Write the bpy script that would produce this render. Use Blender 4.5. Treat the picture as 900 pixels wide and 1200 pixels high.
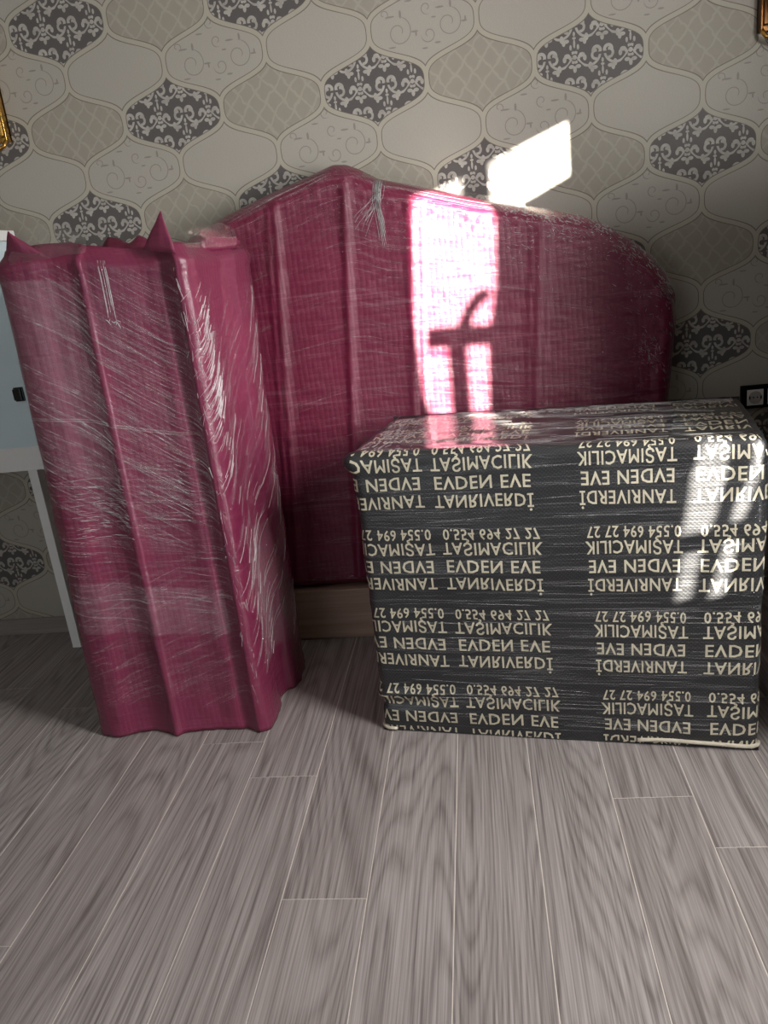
import bpy, bmesh, math, random
import numpy as np
from mathutils import Vector, Matrix, noise, geometry

for o in list(bpy.data.objects):
    bpy.data.objects.remove(o)
SC = bpy.context.scene
COL = SC.collection
PI = math.pi
random.seed(7)

# ------------------------------------------------------------------ camera
F_PX, YAW, PIT, ROL, CAM_D, CAM_H = 929.654, 0.13605, -0.305918, -0.116906, 3.018778, 1.4


def cam_matrix():
    c, s = math.cos, math.sin
    fwd = Vector((0, c(PIT), s(PIT)))
    up = Vector((0, -s(PIT), c(PIT)))
    ri = Vector((1, 0, 0))
    r2 = c(ROL) * ri + s(ROL) * up
    u2 = -s(ROL) * ri + c(ROL) * up
    m = Matrix((r2, u2, -fwd)).transposed()
    m = Matrix.Rotation(YAW, 3, 'Z') @ m
    return Matrix.Translation((0, -CAM_D, CAM_H)) @ m.to_4x4()


cd = bpy.data.cameras.new('camera')
cam = bpy.data.objects.new('camera', cd)
COL.objects.link(cam)
cam.matrix_world = cam_matrix()
cd.sensor_fit = 'HORIZONTAL'
cd.sensor_width = 36.0
cd.lens = F_PX / 900.0 * 36.0
cd.clip_start = 0.02
SC.camera = cam

# ------------------------------------------------------------------ light
SC.view_settings.view_transform = 'Standard'
SC.view_settings.look = 'None'
SC.view_settings.gamma = 1.0
SC.view_settings.use_curve_mapping = False
SC.view_settings.exposure = 0.15

w = bpy.data.worlds.new('world')
SC.world = w
w.use_nodes = True
w.node_tree.nodes['Background'].inputs[0].default_value = (0.75, 0.85, 1.0, 1)
w.node_tree.nodes['Background'].inputs[1].default_value = 1.0

XR = 1.45                      # inner face of the window wall
SUN = Vector((-0.48, 1.0, -0.173)).normalized()
sl = bpy.data.lights.new('sun', 'SUN')
sl.energy = 50.0
sl.angle = math.radians(0.6)
sl.color = (1.0, 0.93, 0.82)
so = bpy.data.objects.new('sun', sl)
COL.objects.link(so)
so.location = (3.5, -6, 3)
so.rotation_euler = SUN.to_track_quat('-Z', 'Y').to_euler()


def area(name, loc, d, sx, sy, e, col, spread=180):
    l = bpy.data.lights.new(name, 'AREA')
    l.shape = 'RECTANGLE'
    l.size, l.size_y, l.energy, l.color = sx, sy, e, col
    l.spread = math.radians(spread)
    o = bpy.data.objects.new(name, l)
    COL.objects.link(o)
    o.location = loc
    o.rotation_euler = Vector(d).to_track_quat('-Z', 'Y').to_euler()
    return o


# daylight entering through the window of the right wall and the one behind the camera
area('daylight_side', (1.40, -1.88, 1.55), (-1, 0.30, -0.12), 0.75, 1.3, 74, (1.0, 0.985, 0.96), 150)
area('daylight_rear', (-1.75, -4.35, 1.5), (0.08, 1, -0.1), 1.4, 1.4, 16, (0.88, 0.95, 1.0))


# ------------------------------------------------------------------ helpers
def lin(r, g, b):
    f = lambda c: c / 12.92 if c <= 0.04045 else ((c + 0.055) / 1.055) ** 2.4
    return (f(r / 255), f(g / 255), f(b / 255), 1)


def tag(o, label=None, cat=None, group=None, kind=None):
    if label: o['label'] = label
    if cat: o['category'] = cat
    if group: o['group'] = group
    if kind: o['kind'] = kind
    return o


def obj(name, me, mat, parent=None, smooth=False):
    if isinstance(me, bmesh.types.BMesh):
        m = bpy.data.meshes.new(name)
        me.normal_update()
        me.to_mesh(m)
        me.free()
        me = m
    o = bpy.data.objects.new(name, me)
    COL.objects.link(o)
    if mat is not None and not me.materials:
        me.materials.append(mat)
    if smooth:
        me.polygons.foreach_set('use_smooth', [True] * len(me.polygons))
    if parent is not None:
        o.parent = parent
    return o


def empty(name, loc):
    o = bpy.data.objects.new(name, None)
    COL.objects.link(o)
    o.location = loc
    return o


def add_box(bm, x0, x1, y0, y1, z0, z1, bev=0.0, seg=2):
    b = bmesh.new()
    bmesh.ops.create_cube(b, size=1)
    for v in b.verts:
        v.co = Vector(((x0 + x1) / 2 + v.co.x * (x1 - x0), (y0 + y1) / 2 + v.co.y * (y1 - y0), (z0 + z1) / 2 + v.co.z * (z1 - z0)))
    if bev:
        bmesh.ops.bevel(b, geom=b.edges[:], offset=bev, segments=seg, profile=0.6, affect='EDGES')
    m = bpy.data.meshes.new('t')
    b.to_mesh(m)
    b.free()
    bm.from_mesh(m)
    bpy.data.meshes.remove(m)
    return bm


def box(*a, **k):
    return add_box(bmesh.new(), *a, **k)


def add_tube(bm, pts, r, n=8):
    pts = [Vector(p) for p in pts]
    rr = r if isinstance(r, (list, tuple)) else [r] * len(pts)
    rings = []
    prev = None
    for i, p in enumerate(pts):
        t = (pts[min(i + 1, len(pts) - 1)] - pts[max(i - 1, 0)]).normalized()
        if prev is None:
            a = t.orthogonal().normalized()
        else:
            a = (prev - t * prev.dot(t)).normalized()
        prev = a
        b = t.cross(a)
        rings.append([bm.verts.new(p + (a * math.cos(2 * PI * k / n) + b * math.sin(2 * PI * k / n)) * rr[i]) for k in range(n)])
    for i in range(len(rings) - 1):
        for k in range(n):
            bm.faces.new((rings[i][k], rings[i][(k + 1) % n], rings[i + 1][(k + 1) % n], rings[i + 1][k]))
    bm.faces.new(rings[0][::-1])
    bm.faces.new(rings[-1])
    return bm


def add_lathe(bm, prof, c, axis='Z', n=24):
    c = Vector(c)
    rings = []
    for r, h in prof:
        ring = []
        for k in range(n):
            a = 2 * PI * k / n
            p = Vector((r * math.cos(a), r * math.sin(a), h))
            if axis == 'Y':
                p = Vector((p.x, p.z, p.y))
            ring.append(bm.verts.new(c + p))
        rings.append(ring)
    for i in range(len(rings) - 1):
        for k in range(n):
            bm.faces.new((rings[i][k], rings[i][(k + 1) % n], rings[i + 1][(k + 1) % n], rings[i + 1][k]))
    bm.faces.new(rings[0][::-1])
    bm.faces.new(rings[-1])
    bmesh.ops.recalc_face_normals(bm, faces=bm.faces[:])
    return bm


def grid_faces(bm, vs, wrap=False):
    nj, ni = len(vs), len(vs[0])
    for j in range(nj - 1):
        for i in range(ni if wrap else ni - 1):
            i2 = (i + 1) % ni
            bm.faces.new((vs[j][i], vs[j][i2], vs[j + 1][i2], vs[j + 1][i]))


def lerp(a, b, t): return a + (b - a) * t
def sstep(a, b, x):
    t = min(1, max(0, (x - a) / (b - a)))
    return t * t * (3 - 2 * t)
def nz(x, y, z=0.0): return noise.noise(Vector((x, y, z)))


# ------------------------------------------------------------------ node expressions
class X:
    """a number flowing through a node tree"""
    def __init__(s, nt, k): s.nt, s.k = nt, k
    def op(s, o, *a):
        n = s.nt.nodes.new('ShaderNodeMath')
        n.operation = o
        for i, v in enumerate((s,) + a):
            if isinstance(v, X): s.nt.links.new(v.k, n.inputs[i])
            else: n.inputs[i].default_value = v
        return X(s.nt, n.outputs[0])
    def __add__(s, b): return s.op('ADD', b)
    __radd__ = __add__
    def __sub__(s, b): return s.op('SUBTRACT', b)
    def __rsub__(s, b): return (s * -1.0) + b
    def __mul__(s, b): return s.op('MULTIPLY', b)
    __rmul__ = __mul__
    def __truediv__(s, b): return s.op('DIVIDE', b)
    def __pow__(s, b): return s.op('POWER', b)
    def gt(s, b): return s.op('GREATER_THAN', b)
    def lt(s, b): return s.op('LESS_THAN', b)
    def mx(s, b): return s.op('MAXIMUM', b)
    def mn(s, b): return s.op('MINIMUM', b)
    def abs(s): return s.op('ABSOLUTE')
    def floor(s): return s.op('FLOOR')
    def fract(s): return s.op('FRACT')
    def round(s): return s.op('ROUND')
    def sqrt(s): return s.op('SQRT')
    def sin(s): return s.op('SINE')
    def pp(s, b): return s.op('PINGPONG', b)
    def fmod(s, b): return s.op('FLOORED_MODULO', b)
    def mix(s, a, b):            # self ? b : a
        d = (b - a) if isinstance(b, X) else ((a * -1.0) + b if isinstance(a, X) else b - a)
        return s * d + a if isinstance(d, X) or True else None


def new_mat(name):
    m = bpy.data.materials.new(name)
    m.use_nodes = True
    nt = m.node_tree
    p = nt.nodes['Principled BSDF']
    return m, nt, p


def coords(nt, kind='Object'):
    tc = nt.nodes.new('ShaderNodeTexCoord')
    sp = nt.nodes.new('ShaderNodeSeparateXYZ')
    nt.links.new(tc.outputs[kind], sp.inputs[0])
    return tc.outputs[kind], X(nt, sp.outputs[0]), X(nt, sp.outputs[1]), X(nt, sp.outputs[2])


def vec(nt, x, y, z):
    n = nt.nodes.new('ShaderNodeCombineXYZ')
    for i, v in enumerate((x, y, z)):
        if isinstance(v, X): nt.links.new(v.k, n.inputs[i])
        else: n.inputs[i].default_value = v
    return n.outputs[0]


def tnoise(nt, v, scale, detail=3, rough=0.5, dist=0.0):
    n = nt.nodes.new('ShaderNodeTexNoise')
    nt.links.new(v, n.inputs['Vector'])
    n.inputs['Scale'].default_value = scale
    n.inputs['Detail'].default_value = detail
    n.inputs['Roughness'].default_value = rough
    n.inputs['Distortion'].default_value = dist
    return X(nt, n.outputs['Fac'])


def cmix(nt, fac, a, b, mode='MIX'):
    n = nt.nodes.new('ShaderNodeMix')
    n.data_type = 'RGBA'
    n.blend_type = mode
    if isinstance(fac, X): nt.links.new(fac.k, n.inputs[0])
    else: n.inputs[0].default_value = fac
    for i, v in ((6, a), (7, b)):
        if isinstance(v, tuple): n.inputs[i].default_value = v
        else: nt.links.new(v, n.inputs[i])
    return n.outputs[2]


def ramp(x, lo, hi):
    n = x.nt.nodes.new('ShaderNodeMapRange')
    x.nt.links.new(x.k, n.inputs[0])
    n.inputs[1].default_value = lo
    n.inputs[2].default_value = hi
    return X(x.nt, n.outputs[0])


def bump(nt, h, strength, dist, normal=None):
    b = nt.nodes.new('ShaderNodeBump')
    b.inputs['Strength'].default_value = strength
    b.inputs['Distance'].default_value = dist
    nt.links.new(h.k, b.inputs['Height'])
    if normal is not None: nt.links.new(normal, b.inputs['Normal'])
    return b.outputs[0]


def plain(name, col, rough=0.5, metal=0.0, grain=0.0, gscale=60, spec=0.5):
    m, nt, p = new_mat(name)
    p.inputs['Roughness'].default_value = rough
    p.inputs['Metallic'].default_value = metal
    p.inputs['Specular IOR Level'].default_value = spec
    v, x, y, z = coords(nt)
    n = tnoise(nt, v, gscale, 4)
    dark = tuple(c * (1 - grain) for c in col[:3]) + (1,)
    nt.links.new(cmix(nt, ramp(n, 0.3, 0.7), dark, col), p.inputs['Base Color'])
    return m


# ------------------------------------------------------------------ materials
def m_wallpaper():
    m, nt, p = new_mat('ogee_wallpaper')
    v3, x, y, z = coords(nt)
    WU, HV, X0, Z0 = 0.180578, 0.163374, -1.178743, 2.291495
    u = (x - X0) / WU
    v = (Z0 - z) / HV
    up = u.pp(1.0)
    t = v.pp(1.0)
    n = 2.5
    tn = t ** n
    on = (1.0 - t) ** n
    den = tn + on
    S = tn / den
    Sd = ((t * (1.0 - t)) ** (n - 1)) * n / (den * den)
    Fv = up - S
    dist = Fv.abs() / (((Sd / HV) ** 2.0) + (1 / WU) ** 2).sqrt()
    odd = Fv.lt(0.0)                                  # cell of an odd row
    row_e = (v * 0.5).round() * 2.0
    col_e = (u * 0.5).floor() * 2.0 + 1.0
    row_o = (v * 0.5).floor() * 2.0 + 1.0
    col_o = (u * 0.5).round() * 2.0
    row = row_e + odd * (row_o - row_e)
    colm = col_e + odd * (col_o - col_e)
    special = (colm - row - 3.0).fmod(4.0).op('COMPARE', 0.0, 0.5)
    X_ = (u - colm) * WU
    Z_ = (row - v) * HV
    # ---- damask
    HX, HZ = 0.0903, 0.0866
    px = X_ + 0.27 * 2 * HX

    def wrap(a, h): return (a + h).fmod(2 * h) - h

    def pick(ax, az):
        x1, z1 = wrap(ax, HX), wrap(az, HZ)
        x2, z2 = wrap(ax + HX, HX), wrap(az + HZ, HZ)
        s = ((x1.abs() / HX) + (z1.abs() / HZ)).gt(1.0)
        return (x1 + s * (x2 - x1)).abs(), z1 + s * (z2 - z1)

    def ell(ax, az, cx, cz, a, b):
        return 1.0 - (((ax - cx) / a) ** 2.0) - (((az - cz) / b) ** 2.0)

    def arc(ax, az, cx, cz, r, th, clip=None):
        d = (((ax - cx) ** 2.0) + ((az - cz) ** 2.0)).sqrt()
        e = (th - (d - r).abs()) * 60.0
        return e.mn(clip) if clip is not None else e

    ax, az = pick(px, Z_)
    rr = ((ax ** 2.0) + (az ** 2.0)).sqrt()
    th = ax.op('ARCTAN2', az)
    pet = (0.0155 + 0.0085 * (th * 5.0).sin() - rr) * 60.0
    dots = ((rr * 520.0).sin() + 0.55)
    dam = pet.mn(dots)
    for e in ((0.024, 0.006, 0.010, 0.007), (0.033, -0.004, 0.006, 0.009), (0.0, -0.036, 0.006, 0.010), (0.011, -0.027, 0.009, 0.006),
              (0.0, 0.040, 0.0035, 0.013), (0.012, 0.030, 0.004, 0.008)):
        dam = dam.mx(ell(ax, az, *e))
    sx, sz = pick(px + HX, Z_)
    dam = dam.mx(arc(sx, sz, 0.0185, 0.012, 0.0115, 0.005, (sz - 0.007) * 200.0))
    dam = dam.mx(arc(sx, sz, 0.021, 0.0, 0.0125, 0.0042, (sx - 0.018) * 200.0))
    dam = dam.mx(arc(sx, sz, 0.044, 0.008, 0.037, 0.0038, (0.0 - sz) * 200.0))
    for e in ((0.040, -0.030, 0.007, 0.011), (0.026, -0.037, 0.010, 0.006), (0.034, -0.041, 0.006, 0.010), (0.0, -0.018, 0.004, 0.007), (0.0, -0.030, 0.006, 0.004)):
        dam = dam.mx(ell(sx, sz, *e))
    damask = dam.gt(0.0)
    # ---- scrolls
    sc = None
    for cx, cz, R_, pitch, sg in ((-0.080, -0.012, 0.046, 0.027, 1.0), (0.088, -0.004, 0.046, 0.027, 1.0), (0.020, -0.030, 0.026, 0.018, -1.0),
                                  (0.018, 0.048, 0.020, 0.016, 1.0), (-0.125, 0.045, 0.016, 0.014, -1.0), (0.0, 0.105, 0.018, 0.014, 1.0)):
        dx, dz = (X_ - cx) * sg, Z_ - cz
        r_ = ((dx ** 2.0) + (dz ** 2.0)).sqrt()
        an = dz.op('ARCTAN2', dx) / (2 * PI)
        fr = (((r_ / pitch) - an).fract() - 0.5).abs() * pitch
        e = (0.0015 - fr) * 300.0
        e = e.mn((R_ - r_) * 100.0).mn((r_ - R_ * 0.26) * 100.0)
        sc = e if sc is None else sc.mx(e)
    for e in ((-0.105, 0.036, 0.016, 0.0028), (-0.070, 0.040, 0.004, 0.012), (0.062, 0.044, 0.014, 0.003), (0.098, 0.050, 0.004, 0.011), (-0.026, -0.016, 0.012, 0.003), (-0.022, -0.022, 0.003, 0.009),
              (0.140, -0.006, 0.010, 0.003), (0.144, 0.0, 0.003, 0.008), (0.048, -0.058, 0.010, 0.003), (-0.105, -0.055, 0.012, 0.0025), (0.040, 0.018, 0.008, 0.0025), (-0.04, 0.075, 0.012, 0.0025), (0.004, -0.07, 0.010, 0.0025)):
        sc = sc.mx(ell(X_, Z_, *e))
    scroll = sc.gt(0.0)
    # ---- lattice of faint lozenges
    wob = tnoise(nt, v3, 22, 3)
    l1 = (((X_ / 0.062) + (Z_ / 0.075) + 0.7 * wob) * PI).sin().abs()
    l2 = (((X_ / 0.062) - (Z_ / 0.075) + 0.7 * wob) * PI).sin().abs()
    loz = ramp(l1.mn(l2), 0.12, 0.34)
    grain = tnoise(nt, vec(nt, x * 1.0, y, z * 4.0), 220, 3)
    cloud = tnoise(nt, v3, 30, 4)
    base = cmix(nt, ramp(grain, 0.25, 0.75), lin(152, 147, 138), lin(170, 165, 156))
    lat = cmix(nt, loz * (0.55 + 0.5 * cloud), lin(157, 151, 139), lin(144, 138, 127))
    scr = cmix(nt, scroll * 0.5, base, lin(92, 88, 86))
    dkb = cmix(nt, ramp(grain, 0.25, 0.75), lin(76, 73, 71), lin(92, 88, 86))
    drk = cmix(nt, damask, dkb, cmix(nt, ramp(cloud, 0.3, 0.7), lin(146, 141, 135), lin(174, 169, 162)))
    even_c = cmix(nt, special, lat, drk)
    odd_c = cmix(nt, special, scr, base)
    c = cmix(nt, odd, even_c, odd_c)
    band = dist.lt(0.0085)
    line = (dist - 0.0085).abs().lt(0.0014)
    c = cmix(nt, band, c, cmix(nt, ramp(grain, 0.2, 0.8), lin(158, 152, 139), lin(172, 166, 153)))
    c = cmix(nt, line * 0.85, c, lin(96, 89, 80))
    nt.links.new(c, p.inputs['Base Color'])
    p.inputs['Roughness'].default_value = 0.5
    p.inputs['Specular IOR Level'].default_value = 0.4
    nt.links.new(bump(nt, grain + damask * 0.6 + cloud, 0.25, 0.0015), p.inputs['Normal'])
    return m


def m_plank():
    m, nt, p = new_mat('grey_oak_laminate')
    v3, x, y, z = coords(nt)
    oi = nt.nodes.new('ShaderNodeObjectInfo')
    rnd = X(nt, oi.outputs['Random'])
    o = rnd * 37.0
    broad = tnoise(nt, vec(nt, x * 5.0 + o, y * 0.40 + o, o), 1.0, 1, 0.4, 0.1)
    cath = ((broad * 30.0) + 0.35 * tnoise(nt, vec(nt, x * 40.0, y * 12.0, o), 1.0, 2)).fract()
    cl = ramp((cath - 0.5).abs(), 0.5, 0.18)
    fib = tnoise(nt, vec(nt, x * 230.0 + o, y * 2.2, o), 1.0, 4, 0.6)
    fib2 = tnoise(nt, vec(nt, x * 45.0 + o, y * 0.6, o), 1.0, 3, 0.6)
    tone = tnoise(nt, vec(nt, x * 4.0 + o, y * 0.7, o), 1.0, 2)
    val = 0.36 * cl + 0.85 * ramp(fib, 0.32, 0.68) + 0.40 * ramp(fib2, 0.25, 0.75) + 0.22 * tone
    c = cmix(nt, ramp(val, 0.4, 1.5), lin(98, 90, 88), lin(170, 162, 160))
    c = cmix(nt, (rnd * 0.22), c, lin(124, 114, 110))
    nt.links.new(c, p.inputs['Base Color'])
    nt.links.new((0.40 + 0.14 * fib2).k, p.inputs['Roughness'])
    p.inputs['Specular IOR Level'].default_value = 0.45
    nt.links.new(bump(nt, fib + 0.4 * cl, 0.12, 0.001), p.inputs['Normal'])
    return m


def m_wrap(name, c0, c1, weave, coat=0.55, stretch=(1, 1, 1), streak=0.35, quilt=0.0):
    """quilted moving cloth under a skin of stretch film"""
    m, nt, p = new_mat(name)
    v3, x, y, z = coords(nt)
    big = tnoise(nt, v3, 3.0, 4, 0.55)
    fine = tnoise(nt, v3, 160.0, 3, 0.6)
    h = fine * 0.5
    if quilt:
        a = x + 0.9 * y
        h = h + ((a * weave).sin().abs() + (z * weave * 0.8).sin().abs()) * quilt * 1.6 + ((a * weave * 0.31).sin() + (z * weave * 0.23).sin()) * quilt * 0.5
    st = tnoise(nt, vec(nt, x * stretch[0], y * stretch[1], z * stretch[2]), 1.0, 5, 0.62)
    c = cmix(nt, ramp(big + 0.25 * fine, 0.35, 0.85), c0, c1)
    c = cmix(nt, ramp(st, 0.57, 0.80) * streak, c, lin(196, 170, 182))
    nt.links.new(c, p.inputs['Base Color'])
    p.inputs['Roughness'].default_value = 0.55
    p.inputs['Specular IOR Level'].default_value = 0.4
    nb = bump(nt, h, 0.35, 0.004)
    nt.links.new(nb, p.inputs['Normal'])
    p.inputs['Coat Weight'].default_value = coat
    p.inputs['Coat Roughness'].default_value = 0.16
    p.inputs['Coat IOR'].default_value = 1.45
    nt.links.new(bump(nt, st + 0.3 * tnoise(nt, v3, 45, 3), 0.55, 0.012), p.inputs['Coat Normal'])
    return m


def m_boxcloth():
    m, nt, p = new_mat('black_printed_cloth')
    v3, x, y, z = coords(nt)
    a = x * 1.0 + y * 0.2
    k = 620.0
    dots = ((a * k).sin() * (z * k * 0.9 + y * k * 0.9).sin())
    big = tnoise(nt, v3, 5.0, 3)
    st = tnoise(nt, vec(nt, x * 3.0, y * 3.0, z * 150.0), 1.0, 4, 0.6)
    c = cmix(nt, ramp(dots, 0.1, 0.6) * 0.55, cmix(nt, ramp(big, 0.3, 0.7), lin(14, 15, 17), lin(23, 24, 27)), lin(52, 53, 57))
    c = cmix(nt, ramp(st, 0.60, 0.82) * 0.14, c, lin(170, 170, 175))
    nt.links.new(c, p.inputs['Base Color'])
    p.inputs['Roughness'].default_value = 0.6
    nt.links.new(bump(nt, dots, 0.25, 0.001), p.inputs['Normal'])
    p.inputs['Coat Weight'].default_value = 0.6
    p.inputs['Coat Roughness'].default_value = 0.12
    nt.links.new(bump(nt, st + 0.6 * tnoise(nt, v3, 14, 3), 0.30, 0.010), p.inputs['Coat Normal'])
    return m


def m_film(name, alpha, col=(0.95, 0.95, 0.96, 1), rough=0.12, streaky=0.0):
    m, nt, p = new_mat(name)
    v3, x, y, z = coords(nt)
    n = tnoise(nt, v3, 40, 3)
    p.inputs['Base Color'].default_value = col
    p.inputs['Roughness'].default_value = rough
    p.inputs['Specular IOR Level'].default_value = 0.8
    al = ramp(n, 0.2, 0.8) * alpha * 0.7 + alpha * 0.65
    nt.links.new(al.k, p.inputs['Alpha'])
    nt.links.new(bump(nt, n, 0.3, 0.004), p.inputs['Normal'])
    return m


def m_wood(name, c0, c1):
    m, nt, p = new_mat(name)
    v3, x, y, z = coords(nt)
    f = tnoise(nt, vec(nt, x * 3.0, y * 20.0, z * 90.0), 1.0, 4, 0.6)
    g = tnoise(nt, vec(nt, x * 1.2, y * 4.0, z * 22.0), 1.0, 2, 0.5)
    nt.links.new(cmix(nt, ramp(0.6 * f + 0.5 * g, 0.3, 0.8), c0, c1), p.inputs['Base Color'])
    p.inputs['Roughness'].default_value = 0.45
    nt.links.new(bump(nt, f, 0.1, 0.001), p.inputs['Normal'])
    return m


M = {}
M['wallpaper'] = m_wallpaper()
M['plank'] = m_plank()
M['joint'] = plain('floor_joint_highlight', lin(214, 204, 196), 0.6, 0, 0.1)  # pale colour paints the bevel highlights into the seams between planks
M['paint'] = plain('plain_wall_paint', lin(118, 112, 104), 0.8, 0, 0.05)
M['ceil'] = plain('white_ceiling_paint', lin(186, 182, 176), 0.9, 0, 0.03)
M['maroon_tall'] = m_wrap('plum_moving_blanket', lin(98, 25, 56), lin(122, 37, 70), 170.0, 0.85, (7, 7, 60), 0.08, 0.18)
M['maroon_head'] = m_wrap('plum_quilted_blanket', lin(92, 15, 46), lin(116, 26, 60), 170.0, 0.55, (2.5, 2.5, 110), 0.18, 0.30)
M['flap'] = plain('plum_cloth_flap', lin(100, 24, 54), 0.5, 0, 0.25, 40)
M['boxcloth'] = m_boxcloth()
M['print'] = plain('cream_print', lin(198, 190, 168), 0.55, 0, 0.16, 240)
M['hem'] = plain('cream_hem', lin(206, 196, 180), 0.6, 0, 0.15)
M['strand'] = m_film('film_wrinkle', 0.24)
M['strand_fine'] = m_film('fine_film_wrinkle', 0.10)
M['strand_hi'] = m_film('film_crease', 0.34, rough=0.08)
def m_clear(name, k, sc=70, bs=0.6):
    m, nt, p = new_mat(name)
    nt.nodes.remove(p)
    out = [n for n in nt.nodes if n.type == 'OUTPUT_MATERIAL'][0]
    v3, x, y, z = coords(nt)
    n = tnoise(nt, v3, sc, 4)
    tr = nt.nodes.new('ShaderNodeBsdfTransparent')
    gl = nt.nodes.new('ShaderNodeBsdfGlossy')
    gl.inputs['Roughness'].default_value = 0.06
    nt.links.new(bump(nt, n, bs, 0.006), gl.inputs['Normal'])
    lw = nt.nodes.new('ShaderNodeLayerWeight')
    lw.inputs[0].default_value = 0.35
    mx = nt.nodes.new('ShaderNodeMixShader')
    nt.links.new((X(nt, lw.outputs['Facing']) * 0.45 + k).k, mx.inputs[0])
    nt.links.new(tr.outputs[0], mx.inputs[1])
    nt.links.new(gl.outputs[0], mx.inputs[2])
    nt.links.new(mx.outputs[0], out.inputs[0])
    return m


M['film'] = m_clear('clear_film', 0.06)
M['milky'] = m_film('layered_film', 0.055, (0.80, 0.76, 0.80, 1), 0.25)
M['board'] = m_wood('taupe_wood', lin(150, 124, 108), lin(190, 164, 146))
M['skirt'] = m_wood('grey_skirting', lin(118, 111, 108), lin(150, 142, 138))
M['white'] = plain('white_lacquer', lin(236, 236, 234), 0.3, 0, 0.03)
M['blue'] = plain('pale_blue_panel', lin(212, 230, 236), 0.2, 0, 0.05, 8)
M['black'] = plain('black_gloss', lin(14, 13, 14), 0.2, 0, 0.1)
M['socket'] = plain('white_plastic', lin(225, 224, 220), 0.4, 0, 0.02)
M['socket_in'] = plain('grey_plastic', lin(168, 166, 162), 0.5, 0, 0.05)
M['gold'] = plain('brass', lin(205, 160, 84), 0.25, 1.0, 0.2, 90)
M['bronze'] = plain('aged_bronze', lin(120, 84, 52), 0.35, 1.0, 0.3, 90)
M['shade'] = plain('cream_shade', lin(228, 220, 200), 0.7, 0, 0.04)
M['metal'] = plain('satin_metal', lin(170, 170, 172), 0.3, 1.0, 0.05)

# ------------------------------------------------------------------ the room
XL, YB, ZC = -2.75, -4.5, 2.62
wb = tag(obj('wall_back', box(XL - 0.1, XR + 0.3, 0, 0.12, -0.1, ZC + 0.1), M['wallpaper']), kind='structure')
tag(obj('wall_left', box(XL - 0.12, XL, YB - 0.1, 0, -0.1, ZC + 0.1), M['paint']), kind='structure')
tag(obj('ceiling', box(XL - 0.1, XR + 0.3, YB - 0.1, 0.12, ZC, ZC + 0.12), M['ceil']), kind='structure')
tag(obj('wall_rear', box(XL - 0.1, XR + 0.3, YB - 0.12, YB, -0.1, ZC + 0.1), M['paint']), kind='structure')
WY0, WY1, WZ0, WZ1 = -3.75, -2.22, 0.74, 2.18
bm = bmesh.new()
for a in ((WY1, 0, 0, ZC), (YB, WY0, 0, ZC), (WY0, WY1, 0, WZ0), (WY0, WY1, WZ1, ZC)):
    add_box(bm, XR, XR + 0.04, a[0], a[1], a[2], a[3])
add_box(bm, XR - 0.57, XR, -1.22, -0.75, 0, 1.72)          # unseen pier, added to shade the back wall near the corner
tag(obj('wall_right', bm, M['paint']), kind='structure')

fl = tag(obj('floor', box(XL, XR + 0.3, YB, 0.0, -0.1, -0.0009), M['joint']), kind='structure')
PW, PQ, PL, G = 0.2037628, -1.567182, 1.45, 0.0012
seam = {3: -0.915, 4: -1.096, 5: -1.562, 9: -1.233, 10: -1.42, 1: -1.692, 6: -0.62, 7: -0.48, 8: -0.82, 2: -0.55, 0: -0.66, 11: -0.78, 12: -0.3, -1: -1.35, -2: -0.5}
for k in range(-6, 15):
    x0 = max(XL, PQ + k * PW) + G
    x1 = min(XR, PQ + (k + 1) * PW) - G
    if x1 - x0 < 0.02: continue
    s0 = seam.get(k, -0.2 - (k * 0.61) % 1.3)
    ys = [0.0] + [yy for yy in (s0 + PL * j for j in (2, 1, 0, -1, -2, -3)) if YB + 0.02 < yy < -0.02] + [YB]
    for a, b in zip(ys[:-1], ys[1:]):
        cx, cy = (x0 + x1) / 2, (a + b) / 2
        hy = (a - b) / 2 - G * 0.8
        o = obj('plank', box(-(x1 - x0) / 2, (x1 - x0) / 2, -hy, hy, -0.006, 0, bev=0.0005, seg=1), M['plank'], fl)
        o.location = (cx, cy, 0)

bm = box(XL, XR, -0.014, 0, 0, 0.060, bev=0.002)
add_box(bm, XL, XR, -0.010, 0, 0.055, 0.072, bev=0.003)
add_box(bm, XL, XR, -0.018, 0, 0, 0.022, bev=0.004)
tag(obj('baseboard_back', bm, M['skirt']), kind='structure')

# window: frame, shade panel with its open gaps, handle
win = tag(empty('window_1', (XR, -2.98, WZ0)), kind='structure')


def wpart(name, bm, mat):
    o = obj(name, bm, mat)
    o.parent = win
    o.location = -Vector(win.location)
    return o


outer = [(WY0, WZ0), (WY1, WZ0), (WY1, WZ1), (WY0, WZ1)]
holes = [
    [(-3.61, 2.165), (-3.05, 2.165), (-3.05, 2.0), (-3.083, 1.77), (-3.157, 1.6), (-3.19, 1.37), (-3.56, 1.37), (-3.64, 1.52), (-3.67, 1.8), (-3.63, 2.1)],
    [(-2.83, 2.165), (-2.235, 2.165), (-2.235, 2.0), (-2.83, 1.985)],
    [(-2.904, 1.235), (-2.801, 1.215), (-2.835, 1.101), (-2.87, 1.018), (-2.907, 0.975), (-3.032, 0.985), (-3.001, 1.044), (-2.978, 1.131)],
    [(-3.016, 0.93), (-2.938, 0.924), (-2.984, 0.802), (-3.056, 0.8)],
    [(-2.699, 1.173), (-2.655, 1.15), (-2.694, 1.072), (-2.727, 1.003), (-2.752, 0.976), (-2.805, 0.977), (-2.787, 1.015), (-2.723, 1.078)],
    [(-2.829, 0.927), (-2.769, 0.924), (-2.804, 0.836), (-2.837, 0.78), (-2.904, 0.782), (-2.873, 0.83)]]
loops = [[Vector((a, b, 0)) for a, b in L] for L in [outer] + holes]
flat = [p for L in loops for p in L]
bm = bmesh.new()
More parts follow.
